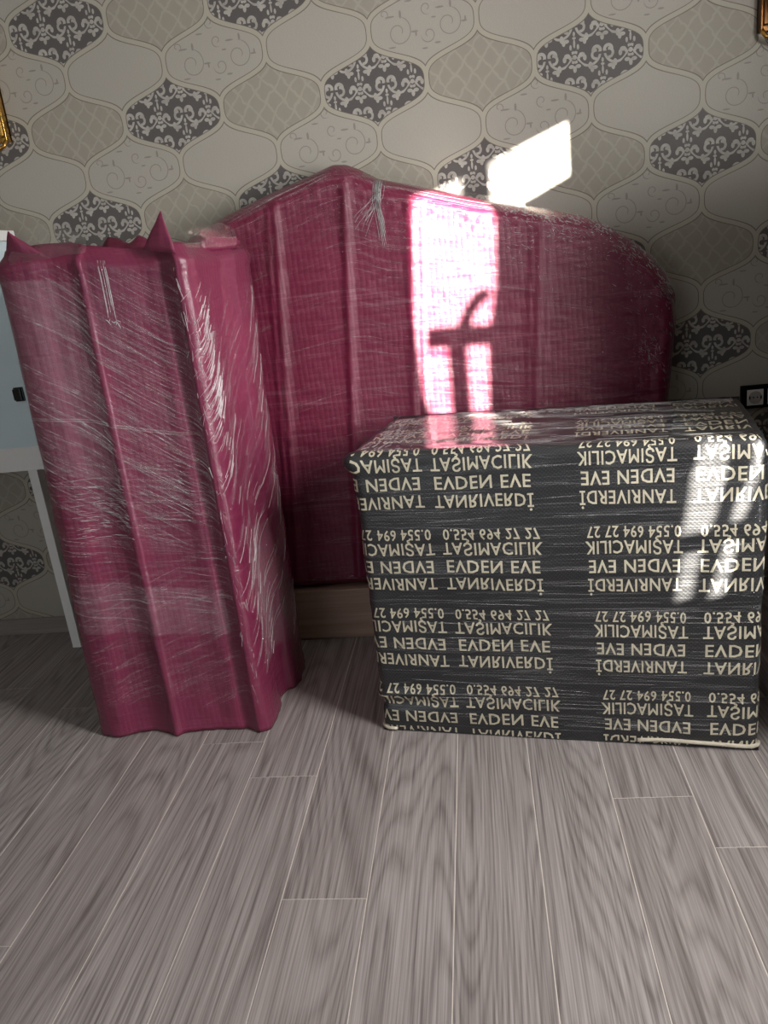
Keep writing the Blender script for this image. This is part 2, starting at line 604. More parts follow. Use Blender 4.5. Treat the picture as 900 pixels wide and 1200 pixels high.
vv = [bm.verts.new((XR + 0.005, p.x, p.y)) for p in flat]
for tri in geometry.tessellate_polygon(loops):
    try: bm.faces.new([vv[i] for i in tri])
    except ValueError: pass
wpart('window_shade', bm, M['shade'])
bm = bmesh.new()
for a in ((WY0 - .03, WY0, WZ0 - .03, WZ1 + .03), (WY1, WY1 + .03, WZ0 - .03, WZ1 + .03), (WY0, WY1, WZ0 - .03, WZ0), (WY0, WY1, WZ1, WZ1 + .03)):
    add_box(bm, XR - 0.02, XR + 0.03, *a)
wpart('window_frame', bm, M['white'])


def back(xs, zs, yc=-3.2, yh=-0.22):     # point up the sun ray that passes (xs, yh, zs)
    e = Vector((0.90, 0.43, 0))
    p = Vector((xs, yh, zs))
    c0 = Vector((-0.066, yh, 1.12)) - Vector((-0.48, 1, -0.173)) * (yh - yc)
    # intersect the ray with the vertical plane through c0 spanned by e and z
    nrm = Vector((0.43, -0.90, 0))
    d = Vector((-0.48, 1, -0.173))
    k = (c0 - p).dot(nrm) / d.dot(nrm)
    return p + d * k


bm = bmesh.new()
add_tube(bm, [back(-.165, 1.124), back(-.06, 1.122), back(.06, 1.116)], 0.036)
add_tube(bm, [back(-.04, 1.12), back(-.03, 1.16), back(-.012, 1.20), back(.02, 1.238), back(.06, 1.262)], 0.023)
wpart('window_handle', bm, M['metal'])
bm = bmesh.new()
add_tube(bm, [back(-.062, 1.11), back(-.062, 0.75)], 0.034)
wpart('sash_stile', bm, M['white'])

# ------------------------------------------------------------------ film wrinkles laid over a surface
def strands(name, parent, surf, specs, mat, kind='stuff', seed=1):
    """surf(a, b) -> (point, normal); spec = (a0, b0, a1, b1, width, lift)"""
    rnd = random.Random(seed)
    V, Fc = [], []
    for a0, b0, a1, b1, wd, lift, seg in specs:
        pts = []
        bow = rnd.uniform(-1, 1) * 0.002
        for i in range(seg + 1):
            t = i / seg
            a, b = lerp(a0, a1, t), lerp(b0, b1, t) + bow * math.sin(PI * t) * 0.5
            pts.append(surf(a, b))
        for i in range(seg + 1):
            p, n = pts[i]
            d = pts[min(i + 1, seg)][0] - pts[max(i - 1, 0)][0]
            if d.length < 1e-6: d = Vector((1, 0, 0))
            sd = d.normalized().cross(n)
            if sd.length < 1e-6: sd = Vector((0, 0, 1))
            sd.normalize()
            t = i / seg
            ww = 0.5 * wd * (0.25 + 0.75 * math.sin(PI * min(0.97, max(0.03, t)))) * (0.7 + 0.6 * rnd.random())
            base = len(V)
            V += [p + n * 0.0006 - sd * ww, p + n * (0.0006 + lift), p + n * 0.0006 + sd * ww]
            if i:
                q = base - 3
                Fc += [(q, q + 1, base + 1, base), (q + 1, q + 2, base + 2, base + 1)]
    me = bpy.data.meshes.new(name)
    me.from_pydata([tuple(v) for v in V], [], Fc)
    me.update()
    o = obj(name, me, mat, None, True)
    o.parent = parent
    o.location = -Vector(parent.location)
    o['kind'] = kind
    return o


def grid_surf(Gp, wrap):
    """Gp[j][i] Vectors -> surf(a in 0..1 along i, b in 0..1 along j)"""
    nj, ni = len(Gp), len(Gp[0])
    acc = [0.0]
    mid = Gp[nj // 2]
    for i in range(ni):
        acc.append(acc[-1] + (mid[(i + 1) % ni] - mid[i]).length)
    TAB = np.interp(np.linspace(0, acc[-1], 2001), acc, range(ni + 1)) / ni

    def P(a, b):
        if wrap:
            f = (a % 1.0) * 2000
            k = min(1999, int(f))
            a = lerp(TAB[k], TAB[k + 1], f - k)
        b = min(1, max(0, b)) * (nj - 1)
        j = min(nj - 2, int(b)); fb = b - j
        if wrap:
            a = (a % 1.0) * ni; i = int(a) % ni; fa = a - int(a); i2 = (i + 1) % ni
        else:
            a = min(1, max(0, a)) * (ni - 1); i = min(ni - 2, int(a)); fa = a - i; i2 = i + 1
        return (Gp[j][i].lerp(Gp[j][i2], fa)).lerp(Gp[j + 1][i].lerp(Gp[j + 1][i2], fa), fb)

    def S(a, b):
        e = 0.004
        b2 = min(1 - e, max(e, b))
        n = (P(a + e, b2) - P(a - e, b2)).cross(P(a, b2 + e) - P(a, b2 - e))
        return P(a, b), (n.normalized() if n.length > 1e-9 else Vector((0, -1, 0)))
    return S


def pt_part(name, bm, mat, parent, smooth=True):
    o = obj(name, bm, mat, None, smooth)
    o.parent = parent
    o.location = -Vector(parent.location)
    return o


# ------------------------------------------------------------------ wrapped headboard
hb = empty('wrapped_headboard', (-0.15, -0.15, 0))
tag(hb, 'plum blanket-wrapped headboard with curved top leaning at the patterned wall', 'headboard')
TOP = [(-1.10, 1.20), (-1.07, 1.38), (-1.02, 1.49), (-0.967, 1.555), (-.82, 1.612), (-.662, 1.662), (-.52, 1.70), (-.43, 1.727), (-.39, 1.722), (-.35, 1.704), (-.284, 1.664), (-.146, 1.624), (.045, 1.562),
       (.17, 1.528), (.291, 1.497), (.39, 1.465), (.466, 1.43), (.547, 1.373), (.614, 1.312), (.66, 1.25), (.69, 1.181), (.694, 1.10)]


def top_z(x):
    for (a, za), (b, zb) in zip(TOP[:-1], TOP[1:]):
        if x <= b: return lerp(za, zb, min(1, max(0, (x - a) / (b - a))))
    return TOP[-1][1]


HBZ = 0.198
outl = [Vector((a, b)) for a, b in TOP]
for z_ in (0.95, 0.8, 0.5, HBZ): outl.append(Vector((0.694 - 0.10 * (1.10 - z_), z_)))
for z_ in (HBZ, 0.6, 1.0): outl.append(Vector((-1.10, z_)))


def dist_out(x, z):
    best = 9
    n = len(outl)
    p = Vector((x, z))
    for i in range(n):
        a, b = outl[i], outl[(i + 1) % n]
        ab = b - a
        t = min(1, max(0, (p - a).dot(ab) / max(1e-9, ab.length_squared)))
        best = min(best, (a + ab * t - p).length)
    return best


PLEATS = [(-.632, .020), (-.66, .012), (-.392, .026), (-.17, .020), (-.135, .010), (.255, .016), (.228, .008), (.285, .007)]


def hb_front(x, z):
    d = dist_out(x, z)
    k = min(1, d / 0.065)
    prof = math.sqrt(max(0, 1 - (1 - k) ** 2))
    y = -0.095 - 0.125 * prof
    for xp, a in PLEATS:
        xc = xp - 0.085 * (1.6 - z)
        wdt = 0.016 if a > .015 else 0.008
        y -= a * 0.55 * math.exp(-((x - xc) / wdt) ** 2) * sstep(0, 0.10, d)
    y -= (0.008 * nz(x * 3, z * 2.5, 2) + 0.0035 * nz(x * 9, z * 30, 5) + 0.002 * nz(x * 30, z * 60, 9)) * k
    if d < 0.14: y -= 0.005 * nz(x * 40, z * 40, 3) * sstep(0.14, 0.05, d) * k
    return Vector((x, y, z))


NI, NJ = 230, 170
xs = [lerp(-1.10, 0.694, 0.5 - 0.5 * math.cos(PI * i / (NI - 1)) if i in () else i / (NI - 1)) for i in range(NI)]
Gf = []
for j in range(NJ):
    v = j / (NJ - 1)
    v = lerp(v, 1 - (1 - v) ** 1.6, 0.5)
    row = []
    for x in xs:
        tz = top_z(x)
        z_ = lerp(HBZ, tz, v)
        sh = 0.10 * max(0, 1.10 - z_) * sstep(0.2, 0.694, x)
        row.append(hb_front(x - sh, z_))
    Gf.append(row)
bm = bmesh.new()
vf = [[bm.verts.new(p) for p in r] for r in Gf]
grid_faces(bm, vf)
vb = [[bm.verts.new(Vector((p.x, -0.075, p.z))) for p in r] for r in (Gf[0], Gf[-1])]
vb = [vb[0], vb[1]]
bm.faces.ensure_lookup_table()
for a, b in ((vf[0], vb[0]), (vb[1], vf[-1])):
    for i in range(NI - 1):
        bm.faces.new((b[i], b[i + 1], a[i + 1], a[i]))
for i in range(NI - 1):
    bm.faces.new((vb[1][i], vb[1][i + 1], vb[0][i + 1], vb[0][i]))
for side in (0, NI - 1):
    col_f = [vf[j][side] for j in range(NJ)]
    loop = col_f + [vb[1][side], vb[0][side]]
    bm.faces.new(loop if side == 0 else loop[::-1])
pt_part('quilted_cover', bm, M['maroon_head'], hb)
hbS = grid_surf(Gf, False)
rd = random.Random(3)
sp, spf = [], []
for _ in range(900):
    a = rd.uniform(0.12, 0.98); b = rd.uniform(0.02, 0.97)
    L = rd.uniform(0.04, 0.30)
    ang = rd.gauss(0.02, 0.035) + (0.10 if rd.random() < 0.25 and a < .5 else 0)
    (sp if rd.random() < 0.28 else spf).append((a, b, a + L, b + L * ang * 1.2, rd.uniform(0.0005, 0.0013), rd.uniform(0.0006, 0.0018), max(5, int(L * 40))))
for _ in range(240):   # pleat-side wrinkles
    xp = rd.choice(PLEATS)[0]
    a = (xp + 1.10) / 1.794 + rd.gauss(0, 0.01); b = rd.uniform(0.1, 0.9)
    spf.append((a, b, a - 0.006 + rd.gauss(0, .004), b - rd.uniform(.03, .12), 0.0007, 0.0012, 6))
strands('stretch_film', hb, hbS, sp, M['strand'], seed=2)
strands('fine_stretch_film', hb, hbS, spf, M['strand_fine'], seed=3)
gl = []
for _ in range(620):   # crumpled film along the right shoulder
    a = rd.uniform(0.68, 0.985)
    b = 1 - abs(rd.gauss(0.03, 0.085)) * (1.0 if a < .9 else 2.0)
    L = rd.uniform(0.002, 0.010)
    an = rd.uniform(0, PI)
    gl.append((a, b, a + L * math.cos(an), b + L * math.sin(an) * 1.3, rd.uniform(.0006, .0016), rd.uniform(.001, .003), 3))
for _ in range(120):
    a = rd.uniform(0.36, 0.60); b = rd.uniform(0.72, 0.95)
    L = rd.uniform(0.002, 0.006); an = rd.uniform(0, PI)
    gl.append((a, b, a + L * math.cos(an), b + L * math.sin(an), .0007, .0015, 3))
for _ in range(90):
    a = rd.gauss(0.945, .012); b = rd.gauss(0.62, .03)
    L = rd.uniform(0.003, 0.012); an = rd.uniform(0, PI)
    gl.append((a, b, a + L * math.cos(an), b + L * math.sin(an), .001, .002, 3))
strands('crumpled_film', hb, hbS, gl, M['strand_hi'], seed=4)
# twisted rope of film hanging over the crest
tw = []
for _ in range(26):
    a0 = (-0.275 + rd.gauss(0, .007) + 1.10) / 1.794
    fork = rd.random() < 0.6
    a1 = a0 + ((-0.095) if fork else 0.006) * rd.uniform(.6, 1.0) / 1.794
    b0 = 0.985; b1 = rd.uniform(0.78, 0.86)
    bmid = rd.uniform(.90, .93)
    tw.append((a0, b0, a0 - 0.004, bmid, .0022, .006, 6))
    tw.append((a0 - 0.004, bmid, a1, b1, .0012, .004, 8))
strands('twisted_film', hb, hbS, tw, M['strand_hi'], seed=5)
# wood at the foot of the headboard
bm = box(-1.02, 0.56, -0.232, -0.09, 0.010, 0.21, bev=0.004)
add_box(bm, -1.0, 0.54, -0.222, -0.10, 0.0, 0.012)
for zz in (0.052, 0.118, 0.175):
    add_box(bm, -1.019, 0.559, -0.2335, -0.1, zz, zz + 0.0025)
pt_part('wood_base', bm, M['board'], hb, False)['label'] = 'bare taupe wood foot showing below the blanket'
# loose film sail at the right shoulder and behind the crest
def film_sheet(name, parent, pts, rows, amp, mat, seed):
    bm = bmesh.new()
    g = []
    n = len(pts[0])
    for j in range(rows + 1):
        t = j / rows
        r = []
        for k in range(n):
            p = Vector(pts[0][k]).lerp(Vector(pts[1][k]), t)
            s = math.sin(PI * min(1, max(0, t))) * 0.8 + 0.2
            p += Vector((nz(p.x * 30, p.z * 30, seed), nz(p.x * 34, p.z * 30, seed + 7), nz(p.x * 30, p.z * 36, seed + 3))) * amp * s
            r.append(bm.verts.new(p))
        g.append(r)
    grid_faces(bm, g)
    return pt_part(name, bm, mat, parent)


def poly(pts, n):
    pts = [Vector(p) for p in pts]
    out = []
    for i in range(n):
        f = i / (n - 1) * (len(pts) - 1)
        k = min(len(pts) - 2, int(f))
        out.append(pts[k].lerp(pts[k + 1], f - k))
    return out


film_sheet('loose_film', hb, [poly([(.50, -.16, 1.40), (.62, -.15, 1.315), (.705, -.15, 1.185), (.700, -.16, 1.15)], 26),
                              poly([(.47, -.225, 1.36), (.58, -.225, 1.27), (.655, -.222, 1.16), (.665, -.21, 1.08)], 26)], 10, .012, M['film'], 4)
film_sheet('loose_film', hb, [poly([(-.32, -.12, 1.705), (-.2, -.12, 1.655), (.0, -.12, 1.59), (.2, -.12, 1.53)], 40),
                              poly([(-.33, -.19, 1.67), (-.2, -.2, 1.63), (.0, -.2, 1.56), (.2, -.2, 1.51)], 40)], 8, .008, M['film'], 9)

# ------------------------------------------------------------------ tall wrapped bundle
tb = empty('wrapped_bundle', (-1.03, -0.58, 0))
tag(tb, 'tall plum blanket bundle standing upright in stretch film beside the printed box', 'bundle')
CT = [(-1.352, -.81, -1.318, -.80), (-1.312, -.852, -1.280, -.840), (-1.245, -.864, -1.20, -.846), (-1.190, -.830, -1.15, -.836), (-1.095, -.838, -1.08, -.840),
      (-1.060, -.872, -1.052, -.858), (-1.035, -.846, -1.035, -.846), (-.910, -.836, -.905, -.840), (-.850, -.846, -.842, -.846), (-.835, -.838, -.828, -.840), (-.800, -.850, -.790, -.856),
      (-.780, -.868, -.772, -.880), (-.747, -.846, -.737, -.850), (-.742, -.755, -.735, -.74), (-.760, -.655, -.722, -.65), (-.750, -.610, -.712, -.62), (-.715, -.595, -.692, -.58),
      (-.712, -.46, -.680, -.47), (-.742, -.34, -.715, -.34), (-.80, -.305, -.78, -.31), (-1.27, -.30, -1.19, -.31), (-1.335, -.35, -1.29, -.36), (-1.352, -.60, -1.318, -.6)]


def chaikin(p):
    n = len(p)
    out = []
    for i in range(n):
        a, b = p[i], p[(i + 1) % n]
        out += [a.lerp(b, 0.25), a.lerp(b, 0.75)]
    return out


NH = 120
Gt = []
for j in range(NH + 1):
    h = j / NH
    ring = [Vector((lerp(c[0], c[2], h), lerp(c[1], c[3], h), 0)) for c in CT]
    ring = chaikin(chaikin(ring))
    r2 = []
    n = len(ring)
    for i in range(n):
        a, b = ring[i], ring[(i + 1) % n]
        r2 += [a.lerp(b, t) for t in (0, 0.5)]
    cen = Vector((-1.02, -0.56, 0))
    out = []
    for i, p in enumerate(r2):
        d = (p - cen).normalized()
        arc_ = i / len(r2)
        z_ = h * (1.506 + 0.006 * math.sin(arc_ * 19) + 0.034 * (1 - sstep(-1.1, -.84, p.x)))
        f = 0.004 * nz(p.x * 6, p.y * 6, z_ * 1.5) + 0.0035 * nz(p.x * 22, p.y * 22, z_ * 3) + 0.0022 * nz(p.x * 40, p.y * 40, z_ * 14)
        f += 0.007 * max(0, 1 - z_ / 0.05) * (0.5 + nz(p.x * 25, p.y * 25, 1))
        f += 0.006 * math.exp(-((h - .965) / .012) ** 2) - 0.030 * sstep(0.970, 1.0, h)
        zz = z_
        if h < 0.02: zz = max(0, z_ + 0.004 * (1 + nz(p.x * 30, p.y * 30, 4)))
        out.append(Vector((p.x, p.y, zz)) + d * f)
    Gt.append(out)
bm = bmesh.new()
vt = [[bm.verts.new(p) for p in r] for r in Gt]
grid_faces(bm, vt, True)
rings = [vt[-1]]
for s_ in (0.75, 0.4, 0.1):
    rings.append([bm.verts.new(Vector((lerp(-1.0, v.co.x, s_), lerp(-.57, v.co.y, s_), 1.515 - 0.02 * (1 - s_) + 0.012 * nz(v.co.x * 9, v.co.y * 9, s_ * 5)))) for v in vt[-1]])
grid_faces(bm, rings, True)
bm.faces.new(rings[-1])
bm.faces.new(vt[0][::-1])
pt_part('blanket_cover', bm, M['maroon_tall'], tb)
tS = grid_surf(Gt, True)
NR = len(Gt[0])


def a_at(x, y):        # ring parameter of the point nearest (x, y) at mid height
    r = Gt[NH // 2]
    k = min(range(NR), key=lambda i: (r[i].x - x) ** 2 + (r[i].y - y) ** 2)
    seg = [(r[(i + 1) % NR] - r[i]).length for i in range(NR)]
    return sum(seg[:k]) / sum(seg)


aL, aF, aR, aE = a_at(-1.30, -.83), a_at(-1.055, -.865), a_at(-.776, -.875), a_at(-.70, -.5)
sp, spf, sph = [], [], []
for _ in range(520):   # falling diagonals on the upper front
    a = rd.uniform(aL - .02, aR - .01); b = rd.uniform(0.52, 0.98)
    L = rd.uniform(0.03, 0.17)
    (sp if rd.random() < .3 else spf).append((a, b, a + min(L, aR - .004 - a), b - min(L, aR - .004 - a) * rd.gauss(0.85, .08), rd.uniform(.0005, .0014), rd.uniform(.0006, .0018), 8))
for _ in range(320):   # level streaks
    a = rd.uniform(aL - .03, aR - .02); b = rd.uniform(0.26, 0.62)
    L = rd.uniform(0.02, 0.12)
    (sp if rd.random() < .35 else spf).append((a, b, a + min(L, aR - .004 - a), b + min(L, aR - .004 - a) * rd.gauss(-.15, .12), rd.uniform(.0005, .0013), rd.uniform(.0006, .0018), 8))
for _ in range(230):   # rising streaks at the foot
    a = rd.uniform(aL - .02, aR - .02); b = rd.uniform(0.06, 0.34)
    L = rd.uniform(0.03, 0.14)
    (sp if rd.random() < .3 else spf).append((a, b, a + min(L, aR - .004 - a), b + min(L, aR - .004 - a) * rd.gauss(.55, .12), rd.uniform(.0005, .0011), rd.uniform(.0006, .0015), 8))
for _ in range(260):   # side face
    a = rd.uniform(aR + .006, aE); b = rd.uniform(0.12, 0.86)
    L = rd.uniform(0.01, 0.05)
    (sph if rd.random() < .22 else spf).append((a, b, a + L, b + L * rd.gauss(1.6, .15), rd.uniform(.0004, .0009), rd.uniform(.0006, .002), 6))
for _ in range(90):   # sparkling corner ridge
    b = rd.uniform(0.08, 0.98); a = aR + rd.gauss(.004, .004)
    sph.append((a, b, a + rd.gauss(.001, .002), b - rd.uniform(.004, .03), rd.uniform(.0006, .0012), rd.uniform(.001, .0025), 4))
for _ in range(130):
    a = rd.gauss(aR + .02, .012); b = rd.gauss(0.74, .07)
    L = rd.uniform(.006, .025)
    sph.append((a, b, a + L, b + L * 1.5, rd.uniform(.0007, .0016), rd.uniform(.001, .0025), 5))
for _ in range(70):    # pale patch on the left panel, mid height
    a = rd.uniform(lerp(aL, aF, .2), aF - .004); b = rd.uniform(.44, .56)
    sph.append((a, b, min(aF - .002, a + rd.uniform(.006, .025)), b + rd.gauss(0, .002), .0010, .0016, 4))
aC = a_at(-.985, -.84)
for k in range(7):
    a = aC + rd.gauss(0, .004)
    sph.append((a, .975, a - .001, rd.uniform(.86, .90), .0009, .0016, 8))
for k in range(14):
    a = aC + rd.gauss(-.001, .004); sph.append((a, .868 + rd.gauss(0, .003), a + rd.gauss(.003, .002), .866 + rd.gauss(0, .004), .0012, .002, 3))
for k in range(4):
    sph.append((aL - .02, .70 - k * .0015, aR - .01, .655 - k * .002, .0006, .001, 24))
strands('stretch_film', tb, tS, sp, M['strand'], seed=12)
strands('fine_stretch_film', tb, tS, spf, M['strand_fine'], seed=13)
strands('film_crease', tb, tS, sph, M['strand_hi'], seed=14)


def film_patch(surf, parent, corners, na, nb, lift, mat, name='film_layer'):
    bm = bmesh.new()
    g = []
    (a0, b0), (a1, b1), (a2, b2), (a3, b3) = corners
    for j in range(nb + 1):
        t = j / nb
        r = []
        for i in range(na + 1):
            s = i / na
            a = lerp(lerp(a0, a1, s), lerp(a3, a2, s), t)
            b = lerp(lerp(b0, b1, s), lerp(b3, b2, s), t)
            p, n = surf(a, b)
            r.append(bm.verts.new(p + n * (lift + 0.001 * nz(a * 200, b * 40, 3))))
        g.append(r)
    grid_faces(bm, g)
    return pt_part(name, bm, mat, parent)


film_patch(tS, tb, [(aL - .02, .60), (aF - .004, .55), (aF - .012, .93), (aL - .02, .95)], 30, 30, .0035, M['milky'])
film_patch(tS, tb, [(aL + .01, .245), (aR - .02, .23), (aR - .02, .33), (aL + .01, .36)], 40, 12, .0035, M['milky'])
film_patch(tS, tb, [(aR + .045, .14), (aE, .12), (aE, .44), (aR + .05, .40)], 16, 24, .004, M['milky'])


# flaps of cloth standing up from the top edge
def sheet(rows, th=0.004):
    """rows of points -> thick sheet"""
    bm = bmesh.new()
    g = [[bm.verts.new(Vector(p)) for p in r] for r in rows]
    grid_faces(bm, g)
    bmesh.ops.recalc_face_normals(bm, faces=bm.faces[:])
    bmesh.ops.solidify(bm, geom=bm.faces[:], thickness=th)
    return bm


def tri_flap(p0, p1, tip, mid, n=8, amp=.003):
    rows = []
    p0, p1, tip, mid = map(Vector, (p0, p1, tip, mid))
    for j in range(n + 1):
        t = j / n
        r = []
        for i in range(n + 1):
            s = i / n
            b = p0.lerp(p1, s)
            q = b.lerp(tip, t)
            q += (mid - p0.lerp(p1, .5)) * math.sin(PI * t) * (1 - abs(2 * s - 1)) * .5
            q += Vector((nz(q.x * 40, q.z * 40, 1), nz(q.x * 40, q.z * 40, 2), 0)) * amp
            r.append(q)
        rows.append(r)
    return sheet(rows)


pt_part('corner_flap', tri_flap((-.868, -.842, 1.498), (-.766, -.872, 1.478), (-.797, -.848, 1.588), (-.82, -.86, 1.5)), M['maroon_tall'], tb)
pt_part('corner_flap', tri_flap((-1.31, -.80, 1.46), (-1.13, -.835, 1.502), (-1.243, -.83, 1.588), (-1.19, -.84, 1.5)), M['maroon_tall'], tb)
rows = []
for j in range(9):
    t = j / 8
    rows.append([(lerp(-1.06, -.86, i / 14), lerp(-.80, -.66, t) + .01 * math.sin(i * 1.1), 1.49 + .052 * math.sin(PI * t) * (0.85 + .25 * math.sin(i * .9 + j)) * sstep(0, .2, i / 14) * sstep(1.1, .7, i / 14) + .008 * nz(i * .5, j * .7)) for i in range(15)])
pt_part('folded_flap', sheet(rows), M['flap'], tb)
rows = []
for j in range(15):      # rolled ear at the right end
    t = j / 14
    an = lerp(-0.4, 4.6, t)
    rows.append([(lerp(-.752, -.69, i / 8), lerp(-.66, -.54, i / 8) + .022 * math.cos(an), 1.498 + .022 * math.sin(an) * (1 - .3 * i / 8) + .006 * nz(i * .6, j * .4)) for i in range(9)])
pt_part('rolled_flap', sheet(rows), M['maroon_tall'], tb)
film_sheet('loose_film', tb, [poly([(-1.235, -.80, 1.585), (-1.16, -.78, 1.60), (-1.08, -.78, 1.572), (-1.03, -.8, 1.55)], 30),
                              poly([(-1.25, -.845, 1.50), (-1.16, -.845, 1.505), (-1.08, -.845, 1.508), (-1.03, -.845, 1.508)], 30)], 12, .016, M['film'], 2)
film_sheet('loose_film', tb, [poly([(-.775, -.80, 1.535), (-.74, -.72, 1.545), (-.72, -.62, 1.56), (-.69, -.55, 1.54)], 24),
                              poly([(-.760, -.84, 1.49), (-.738, -.74, 1.49), (-.72, -.64, 1.49), (-.688, -.56, 1.49)], 24)], 10, .010, M['film'], 6)

# ------------------------------------------------------------------ box under printed cloth
P0 = Vector((-0.374, -0.875, 0))
E1 = Vector((1.066, -0.176, 0)).normalized()
NO = Vector((E1.y, -E1.x, 0))           # outward normal of the front
UPV = Vector((0, 0, 1))
BW, BD, BH, BR = 1.08, 0.50, 0.893, 0.028
ARC = PI * BR / 2


def bmap(s, t, off=0.0):
    # horizontally
    if s < BR:
        q = BR - s
        ph = -min(PI / 2, q / BR); dep = max(0, q - ARC); ci = BR
    elif s > BW - BR:
        q = s - (BW - BR)
        ph = min(PI / 2, q / BR); dep = max(0, q - ARC); ci = BW - BR
    else:
        ph = 0; dep = 0; ci = s
    zi = min(t, BH - BR)
    ps = 0; td = 0
    if t > BH - BR:
        q = t - (BH - BR)
        ps = min(PI / 2, q / BR); td = max(0, q - ARC)
    inner = P0 + E1 * ci - NO * (BR + dep + td) + UPV * zi
    n = (NO * math.cos(ph) + E1 * math.sin(ph)) * math.cos(ps) + UPV * math.sin(ps)
    # wrinkles of the cloth
    d = 0.006 * nz(s * 2.2, t * 2.6, 1) + 0.003 * nz(s * 3, t * 16, 4) + 0.0012 * nz(s * 14, t * 22, 8)
    d += 0.010 * math.exp(-((t - 0.135 - 0.05 * (s - .2)) / 0.016) ** 2) * sstep(0.42, 0.05, s)
    d -= 0.008 * math.exp(-((t - 0.105 - 0.05 * (s - .2)) / 0.014) ** 2) * sstep(0.42, 0.05, s)
    d += 0.012 * math.exp(-(((s + .00) / 0.035) ** 2 + ((t - .865) / 0.03) ** 2))
    d += 0.006 * math.exp(-((t - 0.04) / 0.03) ** 2) * nz(s * 7, 2, 3)
    if td > 0:
        d += 0.004 * math.sin(td / BD * PI) * math.sin(s / BW * PI)
    p = inner + n * (BR + d + off)
    p -= E1 * 0.016 * math.exp(-((s / 0.05) ** 2 + ((t - .872) / 0.035) ** 2))
    p.z = max(0.0015, p.z)
    return p, n


bx = empty('wrapped_box', P0 + E1 * 0.54 - NO * 0.25)
tag(bx, 'large box in black cloth with cream upside-down lettering under stretch film', 'box')
bm = bmesh.new()
side = BD - BR
s_list = [BR - ARC - side + side * i / 14 for i in range(15)] + [BR - ARC + ARC * i / 6 for i in range(1, 7)] + [lerp(BR, BW - BR, i / 150) for i in range(1, 151)] \
    + [BW - BR + ARC * i / 6 for i in range(1, 7)] + [BW - BR + ARC + side * i / 14 for i in range(1, 15)]
t_list = [(BH - BR) * i / 120 for i in range(121)] + [BH - BR + ARC * i / 6 for i in range(1, 7)]
g = [[bm.verts.new(bmap(s, t)[0]) for s in s_list] for t in t_list]
grid_faces(bm, g)
s2 = [lerp(0.0, BW, i / 140) for i in range(141)]
t2 = [BH - BR + ARC * 0.8 + (BD - BR * 1.5) * i / 60 for i in range(61)]
g2 = [[bm.verts.new(bmap(min(max(s, BR), BW - BR), t)[0] - E1 * (max(0, BR - s)) * .6 + E1 * max(0, s - BW + BR) * .6) for s in s2] for t in t2]
grid_faces(bm, g2)
bk = [bm.verts.new(P0 + E1 * a - NO * (BD + 0.004) + UPV * z_) for a, z_ in ((0, 0), (BW, 0), (BW, BH), (0, BH))]
bm.faces.new(bk[::-1])
bt = [bm.verts.new(P0 + E1 * a - NO * d_ + UPV * 0.002) for a, d_ in ((0, 0), (BW, 0), (BW, BD), (0, BD))]
bm.faces.new(bt[::-1])
pt_part('cloth_cover', bm, M['boxcloth'], bx)
bmS = lambda s, t: bmap(s, t, 0.0)

# lettering: four lines a block, rows of blocks climbing over the front edge onto the top
LINES = ['TANRIVERD\u0130', 'EVDEN EVE', 'TA\u015eIMACILIK', '0.554 694 27 27']
LW = [0.272, 0.262, 0.278, 0.268]
proto = []
dg = None
for i, txt in enumerate(LINES):
    cu = bpy.data.curves.new('lettering', 'FONT')
    cu.body = txt
    cu.size = 0.05
    cu.offset = 0.0
    cu.resolution_u = 2
    cu.space_character = 1.08
    to = bpy.data.objects.new('lettering_source', cu)
    COL.objects.link(to)
    bpy.context.view_layer.update()
    dg = bpy.context.evaluated_depsgraph_get()
    me = bpy.data.meshes.new_from_object(to.evaluated_get(dg))
    bpy.data.objects.remove(to)
    bpy.data.curves.remove(cu)
    b_ = bmesh.new()
    b_.from_mesh(me)
    bmesh.ops.triangulate(b_, faces=b_.faces[:])
    for _ in range(2):
        ed = [e for e in b_.edges if e.calc_length() > 0.014]
        if ed: bmesh.ops.subdivide_edges(b_, edges=ed, cuts=1)
    bmesh.ops.triangulate(b_, faces=b_.faces[:])
    # a bolder stroke: the outline laid down four times, a hair apart
    src_me = bpy.data.meshes.new('t')
    b_.to_mesh(src_me)
    n0 = len(b_.verts)
    for _ in range(3): b_.from_mesh(src_me)
    b_.verts.ensure_lookup_table()
    b_.verts.index_update()
    co = np.array([v.co[:2] for v in b_.verts])
    for k_, (dx_, dy_) in enumerate(((-.0007, -.0004), (.0007, -.0004), (.0007, .0004), (-.0007, .0004))):
        co[k_ * n0:(k_ + 1) * n0] += (dx_, dy_)
    lo, hi = co.min(0), co.max(0)
    base_h = 0.05 * 0.70
    co[:, 0] = (co[:, 0] - (lo[0] + hi[0]) / 2) / (hi[0] - lo[0])
    co[:, 1] = co[:, 1] / base_h - 0.5
    fx = [[v.index for v in f.verts] for f in b_.faces]
    b_.free()
    # one piece of print per word: cut at the wide gaps
    iv = sorted((min(co[f, 0]), max(co[f, 0])) for f in fx)
    cuts, end = [], iv[0][1]
    nw = len(txt.split())
    gaps = []
    for a_, b__ in iv:
        if a_ > end: gaps.append((a_ - end, (a_ + end) / 2))
        end = max(end, b__)
    cuts = sorted(g_[1] for g_ in sorted(gaps)[::-1][:nw - 1])
    wf = [[] for _ in range(nw)]
    for f in fx: wf[sum(co[f[0], 0] > c_ for c_ in cuts)].append(f)
    proto.append((co, wf))
COLS = [(0.078, -1), (0.380, 1), (0.756, -1), (1.060, 1)]     # -1: turned half round; 1: flipped top to bottom
CAP = 0.037
